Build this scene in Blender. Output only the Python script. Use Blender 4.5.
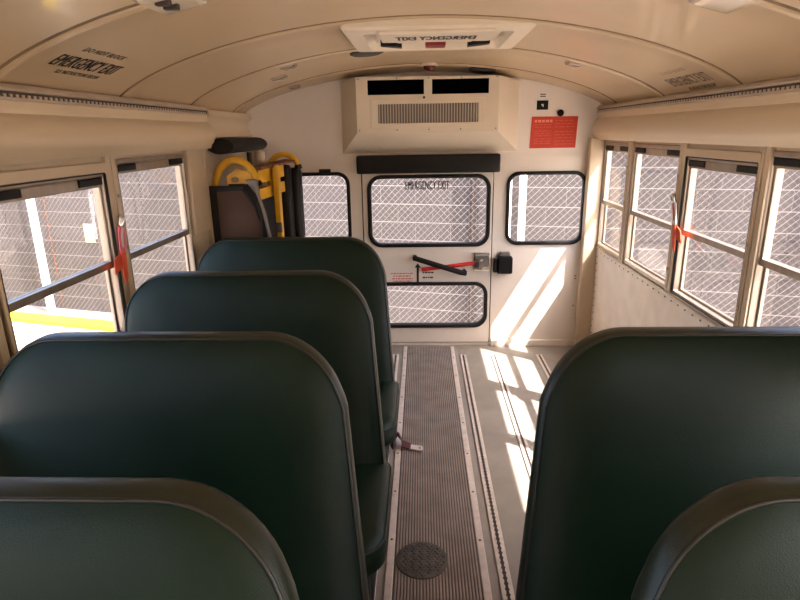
import bpy, bmesh, math, random
from mathutils import Vector, Matrix
random.seed(7)
for o in list(bpy.data.objects): bpy.data.objects.remove(o)
SC = bpy.context.scene
COL = SC.collection

# ------------------------------------------------------------------ camera
cam_d = bpy.data.cameras.new('camera'); cam = bpy.data.objects.new('camera', cam_d); COL.objects.link(cam)
cam_d.sensor_width = 36.0; cam_d.lens = 575.0 / 800.0 * 36.0; cam_d.clip_start = 0.02; cam_d.clip_end = 200
R = Matrix(((0.99925287, 0.00584899, -0.03820337), (0.03503457, 0.28027652, 0.95927976), (-0.01631833, 0.95990149, -0.2798622)))
rv, uv, fv = R.col[0], R.col[1], R.col[2]
M = Matrix((rv, uv, -fv)).transposed().to_4x4(); M.translation = (-0.05, 0.0, 1.515)
cam.matrix_world = M
SC.camera = cam

# ------------------------------------------------------------------ light
SUN = Vector((-1.0, 0.72, -1.72)).normalized()            # direction the sunlight travels
w = bpy.data.worlds.new('sky'); SC.world = w; w.use_nodes = True
nt = w.node_tree; nt.nodes.clear()
sky = nt.nodes.new('ShaderNodeTexSky'); sky.sky_type = 'NISHITA'; sky.sun_disc = False
sky.sun_elevation = math.radians(54); sky.sun_rotation = math.atan2(-SUN.x, -SUN.y)
sky.dust_density = 5.0; sky.air_density = 1.0
bg = nt.nodes.new('ShaderNodeBackground'); bg.inputs[1].default_value = 0.30
wo = nt.nodes.new('ShaderNodeOutputWorld')
nt.links.new(sky.outputs[0], bg.inputs[0]); nt.links.new(bg.outputs[0], wo.inputs[0])
sd = bpy.data.lights.new('sun', 'SUN'); sd.energy = 7.0; sd.angle = math.radians(0.6); sd.color = (1.0, 0.93, 0.84)
sun = bpy.data.objects.new('sun', sd); COL.objects.link(sun)
sun.rotation_euler = SUN.to_track_quat('-Z', 'Y').to_euler(); sun.location = (6, -4, 9)
SC.view_settings.view_transform = 'Standard'; SC.view_settings.look = 'None'
SC.view_settings.gamma = 1.0; SC.view_settings.use_curve_mapping = False
SC.view_settings.exposure = 2.08

# ------------------------------------------------------------------ materials
MATS = {}
def mat(name, col, rough=0.5, metal=0.0, var=0.06, scale=6.0, bump=0.0, bscale=80.0, spec=0.5, coat=0.0, stretch=None):
    m = bpy.data.materials.new(name); m.use_nodes = True; t = m.node_tree; b = t.nodes['Principled BSDF']
    b.inputs['Roughness'].default_value = rough; b.inputs['Metallic'].default_value = metal
    b.inputs['Specular IOR Level'].default_value = spec; b.inputs['Coat Weight'].default_value = coat
    tc = t.nodes.new('ShaderNodeTexCoord')
    src = tc.outputs['Object']
    if stretch:
        mp = t.nodes.new('ShaderNodeMapping'); mp.inputs['Scale'].default_value = stretch
        t.links.new(src, mp.inputs[0]); src = mp.outputs[0]
    n = t.nodes.new('ShaderNodeTexNoise'); n.inputs['Scale'].default_value = scale; n.inputs['Detail'].default_value = 5
    t.links.new(src, n.inputs['Vector'])
    r = t.nodes.new('ShaderNodeValToRGB')
    r.color_ramp.elements[0].position = 0.3; r.color_ramp.elements[1].position = 0.7
    r.color_ramp.elements[0].color = tuple(c * (1 - var) for c in col) + (1,)
    r.color_ramp.elements[1].color = tuple(min(1, c * (1 + var)) for c in col) + (1,)
    t.links.new(n.outputs['Fac'], r.inputs[0]); t.links.new(r.outputs[0], b.inputs['Base Color'])
    if bump:
        n2 = t.nodes.new('ShaderNodeTexNoise'); n2.inputs['Scale'].default_value = bscale; n2.inputs['Detail'].default_value = 3
        t.links.new(src, n2.inputs['Vector'])
        bp = t.nodes.new('ShaderNodeBump'); bp.inputs['Strength'].default_value = bump; bp.inputs['Distance'].default_value = 0.004
        t.links.new(n2.outputs['Fac'], bp.inputs['Height']); t.links.new(bp.outputs[0], b.inputs['Normal'])
    MATS[name] = m; return m
def glass_mat(name, tint, ior=1.45):
    m = bpy.data.materials.new(name); m.use_nodes = True; t = m.node_tree; t.nodes.clear()
    o = t.nodes.new('ShaderNodeOutputMaterial'); mx = t.nodes.new('ShaderNodeMixShader')
    tr = t.nodes.new('ShaderNodeBsdfTransparent'); tr.inputs[0].default_value = tint + (1,)
    gl = t.nodes.new('ShaderNodeBsdfGlossy'); gl.inputs['Roughness'].default_value = 0.03
    fr = t.nodes.new('ShaderNodeFresnel'); fr.inputs[0].default_value = ior
    ml = t.nodes.new('ShaderNodeMath'); ml.operation = 'MULTIPLY'; ml.inputs[1].default_value = 0.22
    t.links.new(fr.outputs[0], ml.inputs[0]); t.links.new(ml.outputs[0], mx.inputs[0])
    t.links.new(tr.outputs[0], mx.inputs[1]); t.links.new(gl.outputs[0], mx.inputs[2]); t.links.new(mx.outputs[0], o.inputs[0])
    MATS[name] = m; return m
mat('ceiling_paint', (0.53, 0.39, 0.235), 0.36, var=0.05, scale=2.5, bump=0.05, bscale=9, coat=0.2)
mat('sealant', (0.22, 0.15, 0.085), 0.6, var=0.2, scale=20)
mat('rail_paint', (0.42, 0.335, 0.25), 0.45, 0.1, var=0.1, scale=20)
mat('cove_paint', (0.55, 0.43, 0.285), 0.34, var=0.03, scale=3, stretch=(4, 0.3, 4))
mat('cream', (0.55, 0.435, 0.30), 0.38, var=0.05, scale=5)
mat('rear_paint', (0.82, 0.745, 0.67), 0.42, var=0.03, scale=3, bump=0.04, bscale=30)
mat('unit_paint', (0.70, 0.60, 0.46), 0.42, var=0.03, scale=4)
mat('wall_panel', (0.88, 0.77, 0.65), 0.40, var=0.08, scale=9, bump=0.05, bscale=14)
mat('aluminium', (0.40, 0.335, 0.27), 0.35, 0.75, var=0.12, scale=20, stretch=(1, 1, 0.15))
mat('track_metal', (0.66, 0.58, 0.52), 0.45, 0.12, var=0.12, scale=30)
mat('chrome', (0.75, 0.72, 0.68), 0.18, 0.95, var=0.05)
mat('dark_slot', (0.045, 0.03, 0.025), 0.7, var=0.3, scale=60)
mat('black_plastic', (0.006, 0.0055, 0.0055), 0.5, var=0.2, spec=0.25)
mat('vent_shade', (0.002, 0.002, 0.002), 0.9, var=0.1, spec=0.0)  # near black: the shade inside the vent openings is put into the colour
mat('black_rubber', (0.010, 0.008, 0.0075), 0.5, var=0.2, spec=0.3)
mat('black_vinyl', (0.006, 0.005, 0.0045), 0.55, var=0.2, bump=0.1, bscale=300, spec=0.3)
mat('green_vinyl', (0.0024, 0.0135, 0.0058), 0.42, var=0.25, scale=3.0, bump=0.22, bscale=420, spec=0.26)
mat('vinyl_band', (0.013, 0.018, 0.008), 0.36, var=0.2, scale=5, bump=0.12, bscale=420, spec=0.5)  # olive-brown tint: ceiling reflection and worn vinyl put into the colour
mat('piping_vinyl', (0.016, 0.016, 0.011), 0.4, var=0.2, scale=9)
mat('floor_rubber', (0.29, 0.255, 0.22), 0.55, var=0.12, scale=7, bump=0.12, bscale=120)
mat('mat_groove', (0.085, 0.066, 0.056), 0.7, var=0.25, scale=9)  # darker than the ribs: shading between them is put into the colour
mat('mat_rib', (0.32, 0.265, 0.23), 0.55, var=0.22, scale=11)  # lighter rib colour: worn tops, plus the contrast of shading
mat('tread_rubber', (0.075, 0.065, 0.055), 0.55, var=0.3, scale=30)
mat('frame_paint', (0.03, 0.03, 0.03), 0.45, var=0.3, scale=20)
mat('red_sign', (0.58, 0.045, 0.02), 0.5, var=0.06, scale=12)
mat('sign_print', (0.68, 0.11, 0.055), 0.5, var=0.05)
mat('sign_heading', (0.80, 0.30, 0.19), 0.5, var=0.05)
mat('red_paint', (0.60, 0.02, 0.018), 0.35, var=0.08)
mat('red_lens', (0.12, 0.012, 0.010), 0.25, var=0.1)
mat('red_ribbon', (0.75, 0.10, 0.04), 0.6, var=0.15, scale=30)
mat('pink_tag', (0.80, 0.16, 0.24), 0.45, var=0.2, scale=40)
mat('white_label', (0.85, 0.82, 0.80), 0.5, var=0.05)
mat('red_ink', (0.65, 0.16, 0.16), 0.6, var=0.1)
mat('black_ink', (0.014, 0.012, 0.011), 0.55, var=0.1)
mat('faded_ink', (0.16, 0.115, 0.075), 0.6, var=0.35, scale=60)  # paler brown ink with an uneven tone
mat('lens_plastic', (0.62, 0.54, 0.42), 0.15, var=0.05, coat=0.5)
mat('lamp_lens', (0.36, 0.28, 0.20), 0.12, var=0.05, coat=0.6)
mat('dark_red', (0.22, 0.02, 0.015), 0.4, var=0.1)
mat('speaker_cloth', (0.045, 0.035, 0.028), 0.8, var=0.3, scale=60)
mat('grille_metal', (0.62, 0.52, 0.40), 0.45, 0.1, var=0.05)
mat('yellow_paint', (0.74, 0.40, 0.015), 0.4, var=0.1, scale=12)
mat('lift_brown', (0.095, 0.052, 0.034), 0.5, var=0.12, scale=4, spec=0.25)
mat('lift_black', (0.010, 0.008, 0.0075), 0.5, var=0.3, scale=20, spec=0.3)
mat('lift_steel', (0.20, 0.18, 0.17), 0.4, 0.5, var=0.1)
mat('maroon_web', (0.10, 0.018, 0.022), 0.6, var=0.2, scale=90)
mat('block_grey', (0.064, 0.054, 0.052), 0.9, var=0.10, scale=5, bump=0.4, bscale=90)
mat('mortar', (0.24, 0.22, 0.21), 0.95, var=0.1, scale=12)
mat('fence_wire', (0.26, 0.24, 0.23), 0.5, 0.1, var=0.06)
mat('fence_post', (0.80, 0.79, 0.78), 0.5, var=0.05)
mat('rust', (0.16, 0.06, 0.025), 0.8, var=0.4, scale=40)
mat('concrete', (0.44, 0.385, 0.33), 0.9, var=0.08, scale=1.5, bump=0.2, bscale=40)
mat('kerb_yellow', (0.80, 0.55, 0.02), 0.7, var=0.08, scale=6)
mat('pale_yellow', (0.80, 0.72, 0.30), 0.6, var=0.04)
mat('bus_yellow', (0.75, 0.40, 0.02), 0.35, var=0.05)
glass_mat('window_glass', (0.93, 0.92, 0.93))

# ------------------------------------------------------------------ helpers
ORG = {}
def wloc(o):
    return ORG.get(o.name, Vector((0, 0, 0))) if o else Vector((0, 0, 0))
def tag(o, label=None, cat=None, group=None, kind=None):
    if label: o['label'] = label
    if cat: o['category'] = cat
    if group: o['group'] = group
    if kind: o['kind'] = kind
    return o
def thing(name, loc, label, cat, group=None, kind=None):
    o = bpy.data.objects.new(name, None); COL.objects.link(o); o.location = loc; o.empty_display_size = 0.05
    ORG[o.name] = Vector(loc); return tag(o, label, cat, group, kind)
def link(name, me, material, parent=None, smooth=False, auto=None):
    """me in world coordinates; the object's own origin goes to its bounding box base (or the parent's origin)."""
    o = bpy.data.objects.new(name, me); COL.objects.link(o)
    me.materials.clear(); me.materials.append(MATS[material])
    if parent is not None:
        base = wloc(parent); o.parent = parent; ORG[o.name] = base.copy()
        me.transform(Matrix.Translation(-base))
    else:
        xs = [v.co for v in me.vertices]
        c = Vector(((min(p.x for p in xs) + max(p.x for p in xs)) / 2, (min(p.y for p in xs) + max(p.y for p in xs)) / 2, min(p.z for p in xs)))
        me.transform(Matrix.Translation(-c)); o.location = c; ORG[o.name] = c
    if smooth:
        me.polygons.foreach_set('use_smooth', [True] * len(me.polygons))
        if auto is not None: me.set_sharp_from_angle(angle=math.radians(auto))
    me.update(); return o
class B:
    def __init__(s): s.v = []; s.f = []
    def add(s, vs, fs):
        n = len(s.v); s.v += [tuple(v) for v in vs]; s.f += [tuple(i + n for i in f) for f in fs]; return s
    def box(s, x0, x1, y0, y1, z0, z1, bev=0.0):
        if x0 > x1: x0, x1 = x1, x0
        if y0 > y1: y0, y1 = y1, y0
        if z0 > z1: z0, z1 = z1, z0
        if bev <= 0:
            vs = [(x, y, z) for x in (x0, x1) for y in (y0, y1) for z in (z0, z1)]
            return s.add(vs, [(0, 1, 3, 2), (4, 6, 7, 5), (0, 4, 5, 1), (2, 3, 7, 6), (0, 2, 6, 4), (1, 5, 7, 3)])
        bm = bmesh.new(); bmesh.ops.create_cube(bm, size=1)
        for v in bm.verts: v.co = Vector(((x0 + x1) / 2 + v.co.x * (x1 - x0), (y0 + y1) / 2 + v.co.y * (y1 - y0), (z0 + z1) / 2 + v.co.z * (z1 - z0)))
        bmesh.ops.bevel(bm, geom=bm.edges[:], offset=bev, segments=2, affect='EDGES', profile=0.5)
        return s.bm(bm)
    def bm(s, bm):
        bm.verts.index_update(); s.add([v.co[:] for v in bm.verts], [[v.index for v in f.verts] for f in bm.faces]); bm.free(); return s
    def tube(s, pts, r, n=8, closed=False, flat=None):
        pts = [Vector(p) for p in pts]; m = len(pts); rings = []
        up = Vector((0, 0, 1)); prev = None
        for i, p in enumerate(pts):
            a = pts[i - 1] if (i > 0 or closed) else p; b = pts[(i + 1) % m] if (i < m - 1 or closed) else p
            t = (b - a).normalized()
            if prev is None:
                q = up if abs(t.z) < 0.9 else Vector((1, 0, 0)); u = (q - t * q.dot(t)).normalized()
            else:
                u = (prev - t * prev.dot(t)).normalized()
            prev = u; v2 = t.cross(u)
            ru, rw = (r, r) if flat is None else flat
            rings.append([p + u * math.cos(2 * math.pi * k / n) * ru + v2 * math.sin(2 * math.pi * k / n) * rw for k in range(n)])
        vs = [q for rg in rings for q in rg]; fs = []
        for i in range(m if closed else m - 1):
            j = (i + 1) % m
            for k in range(n): fs.append((i * n + k, i * n + (k + 1) % n, j * n + (k + 1) % n, j * n + k))
        if not closed: fs += [tuple(range(n - 1, -1, -1)), tuple((m - 1) * n + k for k in range(n))]
        return s.add(vs, fs)
    def loops(s, ls, cap0=True, cap1=True):
        n = len(ls[0]); vs = [p for l in ls for p in l]; fs = []
        for i in range(len(ls) - 1):
            for k in range(n): fs.append((i * n + k, i * n + (k + 1) % n, (i + 1) * n + (k + 1) % n, (i + 1) * n + k))
        if cap0: fs.append(tuple(range(n - 1, -1, -1)))
        if cap1: fs.append(tuple((len(ls) - 1) * n + k for k in range(n)))
        return s.add(vs, fs)
    def prism(s, poly, fa, fb):
        return s.loops([[fa(p) for p in poly], [fb(p) for p in poly]])
    def build(s, name, material, parent=None, smooth=False, auto=None):
        me = bpy.data.meshes.new(name); me.from_pydata(s.v, [], s.f)
        bm = bmesh.new(); bm.from_mesh(me); bmesh.ops.recalc_face_normals(bm, faces=bm.faces[:]); bm.to_mesh(me); bm.free()
        return link(name, me, material, parent, smooth, auto)
def rrect(u0, u1, v0, v1, r, seg=7):
    rs = r if isinstance(r, (tuple, list)) else (r,) * 4           # radii: (u1,v0) (u1,v1) (u0,v1) (u0,v0)
    out = []
    for (cu, cv, a0, q) in ((u1, v0, -90, rs[0]), (u1, v1, 0, rs[1]), (u0, v1, 90, rs[2]), (u0, v0, 180, rs[3])):
        su = -1 if cu == u1 else 1; sv = -1 if cv == v1 else 1
        for k in range(seg + 1):
            a = math.radians(a0 + 90.0 * k / seg); out.append((cu + su * q + q * math.cos(a), cv + sv * q + q * math.sin(a)))
    return out
def plate(outer, holes, w0, w1, fmap, bevel=0.0):
    """flat plate with holes: outline polygons in (u,v), between depths w0 and w1; fmap(u,v,w) -> world. Returns a mesh"""
    cu = bpy.data.curves.new('tmp', 'CURVE'); cu.dimensions = '2D'; cu.fill_mode = 'BOTH'; cu.extrude = max(0.0, abs(w1 - w0) / 2 - bevel)
    cu.bevel_depth = bevel; cu.bevel_resolution = 1; cu.offset = -bevel
    for poly in [outer] + list(holes):
        sp = cu.splines.new('POLY'); sp.points.add(len(poly) - 1); sp.use_cyclic_u = True
        for p, (u, v) in zip(sp.points, poly): p.co = (u, v, 0, 1)
    return curve_mesh(cu, lambda x, y, z: fmap(x, y, (w0 + w1) / 2 + z))
def curve_mesh(cu, f):
    o = bpy.data.objects.new('tmp', cu); COL.objects.link(o)
    dg = bpy.context.evaluated_depsgraph_get(); me = bpy.data.meshes.new_from_object(o.evaluated_get(dg))
    bpy.data.objects.remove(o); bpy.data.curves.remove(cu)
    for v in me.vertices: v.co = f(*v.co)
    bm = bmesh.new(); bm.from_mesh(me); bmesh.ops.remove_doubles(bm, verts=bm.verts[:], dist=1e-6)
    bmesh.ops.recalc_face_normals(bm, faces=bm.faces[:]); bm.to_mesh(me); bm.free(); return me
def text(body, wd, ht, fmap, th=0.0006, bold=0.0):
    """lettering fitted to wd x ht, its lower left corner at (0,0); bold thickens the strokes sideways (share of the letter height)"""
    cu = bpy.data.curves.new('tmp', 'FONT'); cu.body = body; cu.size = 1; cu.extrude = 0.02; cu.space_character = 1.12; cu.resolution_u = 3
    me = curve_mesh(cu, lambda x, y, z: Vector((x, y, z)))
    xs = [v.co.x for v in me.vertices]; ys = [v.co.y for v in me.vertices]; x0, x1, y0, y1 = min(xs), max(xs), min(ys), max(ys)
    pts = [((v.co.x - x0) / (x1 - x0) * wd, (v.co.y - y0) / (y1 - y0) * ht, (v.co.z + 0.02) / 0.04 * th) for v in me.vertices]
    fs = [tuple(p.vertices) for p in me.polygons]; bpy.data.meshes.remove(me); b = B()
    for k in ((0.0,) if bold <= 0 else (-bold, 0.0, bold)): b.add([fmap(u + k * ht, v, w + th * 0.1 * (k > 0)) for u, v, w in pts], fs)
    me = bpy.data.meshes.new('lettering'); me.from_pydata(b.v, [], b.f)
    bm = bmesh.new(); bm.from_mesh(me); bmesh.ops.recalc_face_normals(bm, faces=bm.faces[:]); bm.to_mesh(me); bm.free(); return me

XR, XL, YR, YF = 1.15, -1.22, 4.0, -6.0           # inner faces of the side walls, rear wall, front wall
XC, XH = (XR + XL) / 2, (XR - XL) / 2
ZG = -0.85                                        # ground outside
def z0_at(y): return 1.925 if y < 3.6 else 1.925 - 0.035 * min(1.0, (y - 3.6) / 0.4)
def zc(x, y):
    t = min(1.0, abs(x - XC) / XH); return 1.65 + (z0_at(y) - 1.65) * (1 - t * t) ** 0.75
def nc(x, y):                                     # ceiling normal, pointing down into the bus
    e = 0.004; s = (zc(x + e, y) - zc(x - e, y)) / (2 * e); return Vector((s, 0, -1)).normalized()
def nc3(x, y):                                    # the same, with the fall of the ceiling towards the rear wall
    e = 0.004; n = nc(x, y); return Vector((n.x / -n.z, (zc(x, y + e) - zc(x, y - e)) / (2 * e), -1)).normalized()

# ------------------------------------------------------------------ ground and the wall behind the bus
b = B(); b.box(-30, 30, -30, 30, ZG - 0.2, ZG)
tag(b.build('ground', 'concrete'), 'pale sunlit concrete yard around the bus', 'ground', kind='structure')
SL = -0.27; wd = Vector((1, SL, 0)).normalized(); wn = Vector((SL, -1, 0)).normalized()      # along the wall, out of its face
def on_wall(x, off, z): return Vector((x, 6.35 + SL * x, z)) + wn * off
WZ = 2.4
b = B(); pts = [(on_wall(-9, -0.2, 0), on_wall(-9, -0.0004, 0)), (on_wall(6, -0.2, 0), on_wall(6, -0.0004, 0))]
q = [pts[0][0], pts[0][1], pts[1][1], pts[1][0]]
b.loops([[Vector((p.x, p.y, ZG)) for p in q], [Vector((p.x, p.y, WZ)) for p in q]])
yard_wall = b.build('wall_yard', 'mortar'); tag(yard_wall, 'grey concrete block wall behind the chain link fence outside', 'wall', kind='structure')
bl, bh = 0.40, 0.20
bme = bpy.data.meshes.new('block')
bb = B(); bb.box(-bl / 2 + 0.0015, bl / 2 - 0.0015, 0.0, 0.03, 0.0045, bh - 0.0045); bme.from_pydata(bb.v, [], bb.f)
bm_ = bmesh.new(); bm_.from_mesh(bme); bmesh.ops.recalc_face_normals(bm_, faces=bm_.faces[:]); bm_.to_mesh(bme); bm_.free()
bme.materials.append(MATS['block_grey'])
spots = []
L0 = on_wall(-9, 0, 0); nlen = int((on_wall(6, 0, 0) - L0).length / bl)
for r in range(16):
    for c in range(nlen):
        p = L0 + wd * ((c + (0.5 if r % 2 else 0.0)) * bl + bl / 2); z = ZG + r * bh
        ang = (p.x + 0.05) / p.y
        vis = -0.78 < ang < 0.70 and z < 1.40 and not (z < -0.3 and ang > -0.45)
        spots.append((0 if vis else 1, (p - Vector((0, 0, 0))).length, p, z))
spots.sort(key=lambda s: (s[0], s[1]))
rotw = math.atan2(wd.y, wd.x); rest = B()
for i, (_, _, p, z) in enumerate(spots):
    if i < 290:
        o = bpy.data.objects.new('block', bme); COL.objects.link(o); o.parent = yard_wall
        o.location = Vector((p.x, p.y, z)) - wloc(yard_wall) + wn * random.uniform(0.0, 0.0008); o.rotation_euler.z = rotw
    else:
        m4 = Matrix.Translation((p.x, p.y, z)) @ Matrix.Rotation(rotw, 4, 'Z'); rest.add([m4 @ Vector(v) for v in bb.v], bb.f)
tag(rest.build('block_courses', 'block_grey', yard_wall), kind='stuff')
# thin dark upright on the wall
def wtube(x, off, z0, z1, r, n=8): return B().tube([on_wall(x, off, z0), on_wall(x, off, z1)], r, n)
tag(wtube(0.50, 0.03, ZG, 2.0, 0.026).build('wall_upright', 'dark_slot', smooth=True, auto=50), 'thin dark upright line running up the block wall behind the rear door', 'pipe')
# fence
FO = 0.16
fence = thing('chain_link_fence', on_wall(-1, FO, ZG), 'chain link fence with pale posts standing before the block wall', 'fence')
b = B(); pitch = 0.072; H = 2.75; th = 0.0021
def bar(p, q, t):
    d = (q - p).normalized(); s = d.cross(wn).normalized() * t; k = wn * t
    b.add([p + s, p + k, p - s, p - k, q + s, q + k, q - s, q - k], [(0, 1, 5, 4), (1, 2, 6, 5), (2, 3, 7, 6), (3, 0, 4, 7)])
F0 = on_wall(-8.5, FO, ZG + 0.05); FL = (on_wall(5.5, FO, ZG) - on_wall(-8.5, FO, ZG)).length
k = -int(H / pitch)
while k * pitch < FL:
    u = k * pitch
    for sgn, dn in ((1, 0.0025), (-1, -0.0025)):
        a0, a1 = u, u + H
        lo, hi = max(a0, 0), min(a1, FL)
        if hi - lo > 0.02:
            if sgn > 0: p, q = (lo, lo - u), (hi, hi - u)
            else: p, q = (lo, H - (lo - u)), (hi, H - (hi - u))
            bar(F0 + wd * p[0] + Vector((0, 0, p[1])) + wn * dn, F0 + wd * q[0] + Vector((0, 0, q[1])) + wn * dn, th if sgn > 0 else th * 0.34)
    k += 1
tag(b.build('chain_link', 'fence_wire', fence), kind='stuff')
for x, r in ((-8.1, 0.04), (-5.2, 0.052), (-2.15, 0.03), (0.893, 0.024), (1.02, 0.036), (4.0, 0.04)):
    wtube(x, FO + 0.055, ZG, 2.0, r, 12).build('post', 'fence_post', fence, smooth=True, auto=50)
B().tube([on_wall(-8.5, FO + 0.02, 1.96), on_wall(5.5, FO + 0.02, 1.96)], 0.022, 8).build('top_rail', 'fence_post', fence, smooth=True, auto=50)
b = B()
zz = ZG + 0.1; i = 0
while zz < 1.95:
    x = -5.02 - 0.0 * i
    b.tube([on_wall(x + 0.012 * (i % 2), FO + 0.02, zz), on_wall(x + 0.012 * ((i + 1) % 2), FO + 0.03, zz + 0.06)], 0.007, 6); zz += 0.085; i += 1
b.build('splice_wire', 'rust', fence)
b = B(); m = on_wall(-4.37, FO + 0.02, 0.31)
b.add([m + wd * sx * 0.075 + Vector((0, 0, sz * 0.12)) + wn * d for d in (0, 0.004) for sx, sz in ((-1, -1), (1, -1), (1, 1), (-1, 1))],
      [(3, 2, 1, 0), (4, 5, 6, 7), (0, 1, 5, 4), (1, 2, 6, 5), (2, 3, 7, 6), (3, 0, 4, 7)])
tag(b.build('fence_sign', 'pale_yellow'), 'small blank pale yellow sign hung on the fence left of the bus', 'sign')
# yellow kerb
b = B(); e = [on_wall(-9, 0.41, 0), on_wall(-9, 0.66, 0), on_wall(-2.4, 0.66, 0), on_wall(-2.4, 0.41, 0)]
b.loops([[Vector((p.x, p.y, ZG)) for p in e], [Vector((p.x, p.y, ZG + 0.055)) + (Vector((0, 0, 0))) for p in e], ])
tag(b.build('kerb', 'kerb_yellow'), 'low yellow painted kerb on the ground below the fence', 'kerb')

# ------------------------------------------------------------------ floor
b = B(); b.box(XL - 0.05, XR + 0.05, YF, YR + 0.05, -0.08, 0.0)
floor = b.build('floor', 'floor_rubber'); tag(floor, 'grey rubber bus floor with ribbed centre aisle', 'floor', kind='structure')
fl = ORG[floor.name]
B().box(-0.16, 0.155, YF + 0.1, 3.955, 0.0, 0.003).build('aisle_mat', 'mat_groove', floor)
b = B(); nr = 27
for i in range(nr):
    x = -0.148 + i * (0.291 / (nr - 1)); b.add([(x - 0.0038, YF + .1, .003), (x + 0.0038, YF + .1, .003), (x + .0026, YF + .1, .0068), (x - .0026, YF + .1, .0068), (x - 0.0038, 3.955, .003), (x + 0.0038, 3.955, .003), (x + .0026, 3.955, .0068), (x - .0026, 3.955, .0068)],
        [(0, 1, 5, 4), (1, 2, 6, 5), (2, 3, 7, 6), (3, 0, 4, 7), (3, 2, 1, 0), (4, 5, 6, 7)])
tag(b.build('aisle_ribs', 'mat_rib', floor), kind='stuff')
for x in (-0.172, 0.167):
    b = B(); b.box(x - 0.014, x + 0.014, YF + 0.1, 3.955, 0.0, 0.007, 0.003); b.build('aisle_trim', 'track_metal', floor)
    b = B(); y = -0.3
    while y < 3.9: b.tube([(x, y, 0.0065), (x, y, 0.0082)], 0.005, 8); y += 0.31
    tag(b.build('trim_screws', 'dark_slot', floor), kind='stuff')
for x, y0, y1 in ((-0.236, YF + .2, 3.8), (0.236, YF + .2, 3.79), (0.455, YF + .2, 3.79), (0.765, YF + .2, 3.79), (-0.80, YF + .2, 3.0)):
    t = B().box(x - 0.021, x + 0.021, y0, y1, 0.0, 0.008, 0.002).build('seat_track', 'track_metal', floor)
    b = B(); b.box(x - 0.005, x + 0.005, max(y0, -0.2), y1 - 0.01, 0.008, 0.0088); y = max(y0, -0.2) + 0.02
    while y < y1 - 0.02: b.tube([(x, y, 0.008), (x, y, 0.0089)], 0.0085, 7); y += 0.0254
    tag(b.build('slot_row', 'dark_slot', floor), kind='stuff')
cov = thing('floor_cover', (-0.056, 1.76, 0.0069), 'round dark rubber tread cover in the ribbed aisle', 'floor cover')
c0 = Vector((-0.056, 1.76, 0.0069))
B().loops([[c0 + Vector((math.cos(a * math.pi / 24) * r, math.sin(a * math.pi / 24) * r, z)) for a in range(48)] for r, z in ((0.096, 0), (0.095, 0.003), (0.091, 0.004))]).build('plate', 'tread_rubber', cov, True, 40)
b = B()
for i in range(-6, 7):
    for j in range(-6, 7):
        px, py = i * 0.0145 + (j % 2) * 0.007, j * 0.0135
        if px * px + py * py < 0.083 ** 2:
            a = math.pi / 4 * (1 if (i + j) % 2 else -1); d = Vector((math.cos(a), math.sin(a), 0)) * 0.006
            b.tube([c0 + Vector((px, py, 0.004)) - d, c0 + Vector((px, py, 0.004)) + d], 0.002, 4)
tag(b.build('tread_bumps', 'tread_rubber', cov), kind='stuff')
# tie-down belt end lying by the track
belt = thing('tie_down_belt', (-0.15, 2.55, 0.008), 'maroon tie-down belt end with metal tongue lying at the aisle edge', 'belt')
b = B()
def ribbon(b, pts, wv, t=0.003):
    n = len(pts); vs = []
    for p, wvec in zip(pts, wv):
        p = Vector(p); wvec = Vector(wvec); vs += [p - wvec, p + wvec, p + wvec + Vector((0, 0, t)), p - wvec + Vector((0, 0, t))]
    fs = [(3, 2, 1, 0), tuple((n - 1) * 4 + k for k in range(4))]
    for i in range(n - 1):
        for k in range(4): fs.append((i * 4 + k, i * 4 + (k + 1) % 4, (i + 1) * 4 + (k + 1) % 4, (i + 1) * 4 + k))
    b.add(vs, fs)
ribbon(b, [(-0.205, 2.53, 0.012), (-0.205, 2.56, 0.04), (-0.19, 2.60, 0.062), (-0.165, 2.585, 0.045), (-0.15, 2.55, 0.022), (-0.11, 2.535, 0.016)],
       [(0.008, -0.02, 0.0), (0.010, -0.02, 0.0), (0.02, -0.028, 0.0), (0.005, -0.035, 0.0), (0.0, -0.032, 0.0), (0, -0.026, 0)], 0.005)
b.build('webbing', 'maroon_web', belt)
me = plate(rrect(-0.125, -0.05, 2.505, 2.548, 0.012), [rrect(-0.072, -0.06, 2.517, 2.536, 0.005)], 0.018, 0.021, lambda u, v, w: Vector((u, v - (u + 0.1) * 0.25, w)))
link('tongue', me, 'track_metal', belt)

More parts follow.
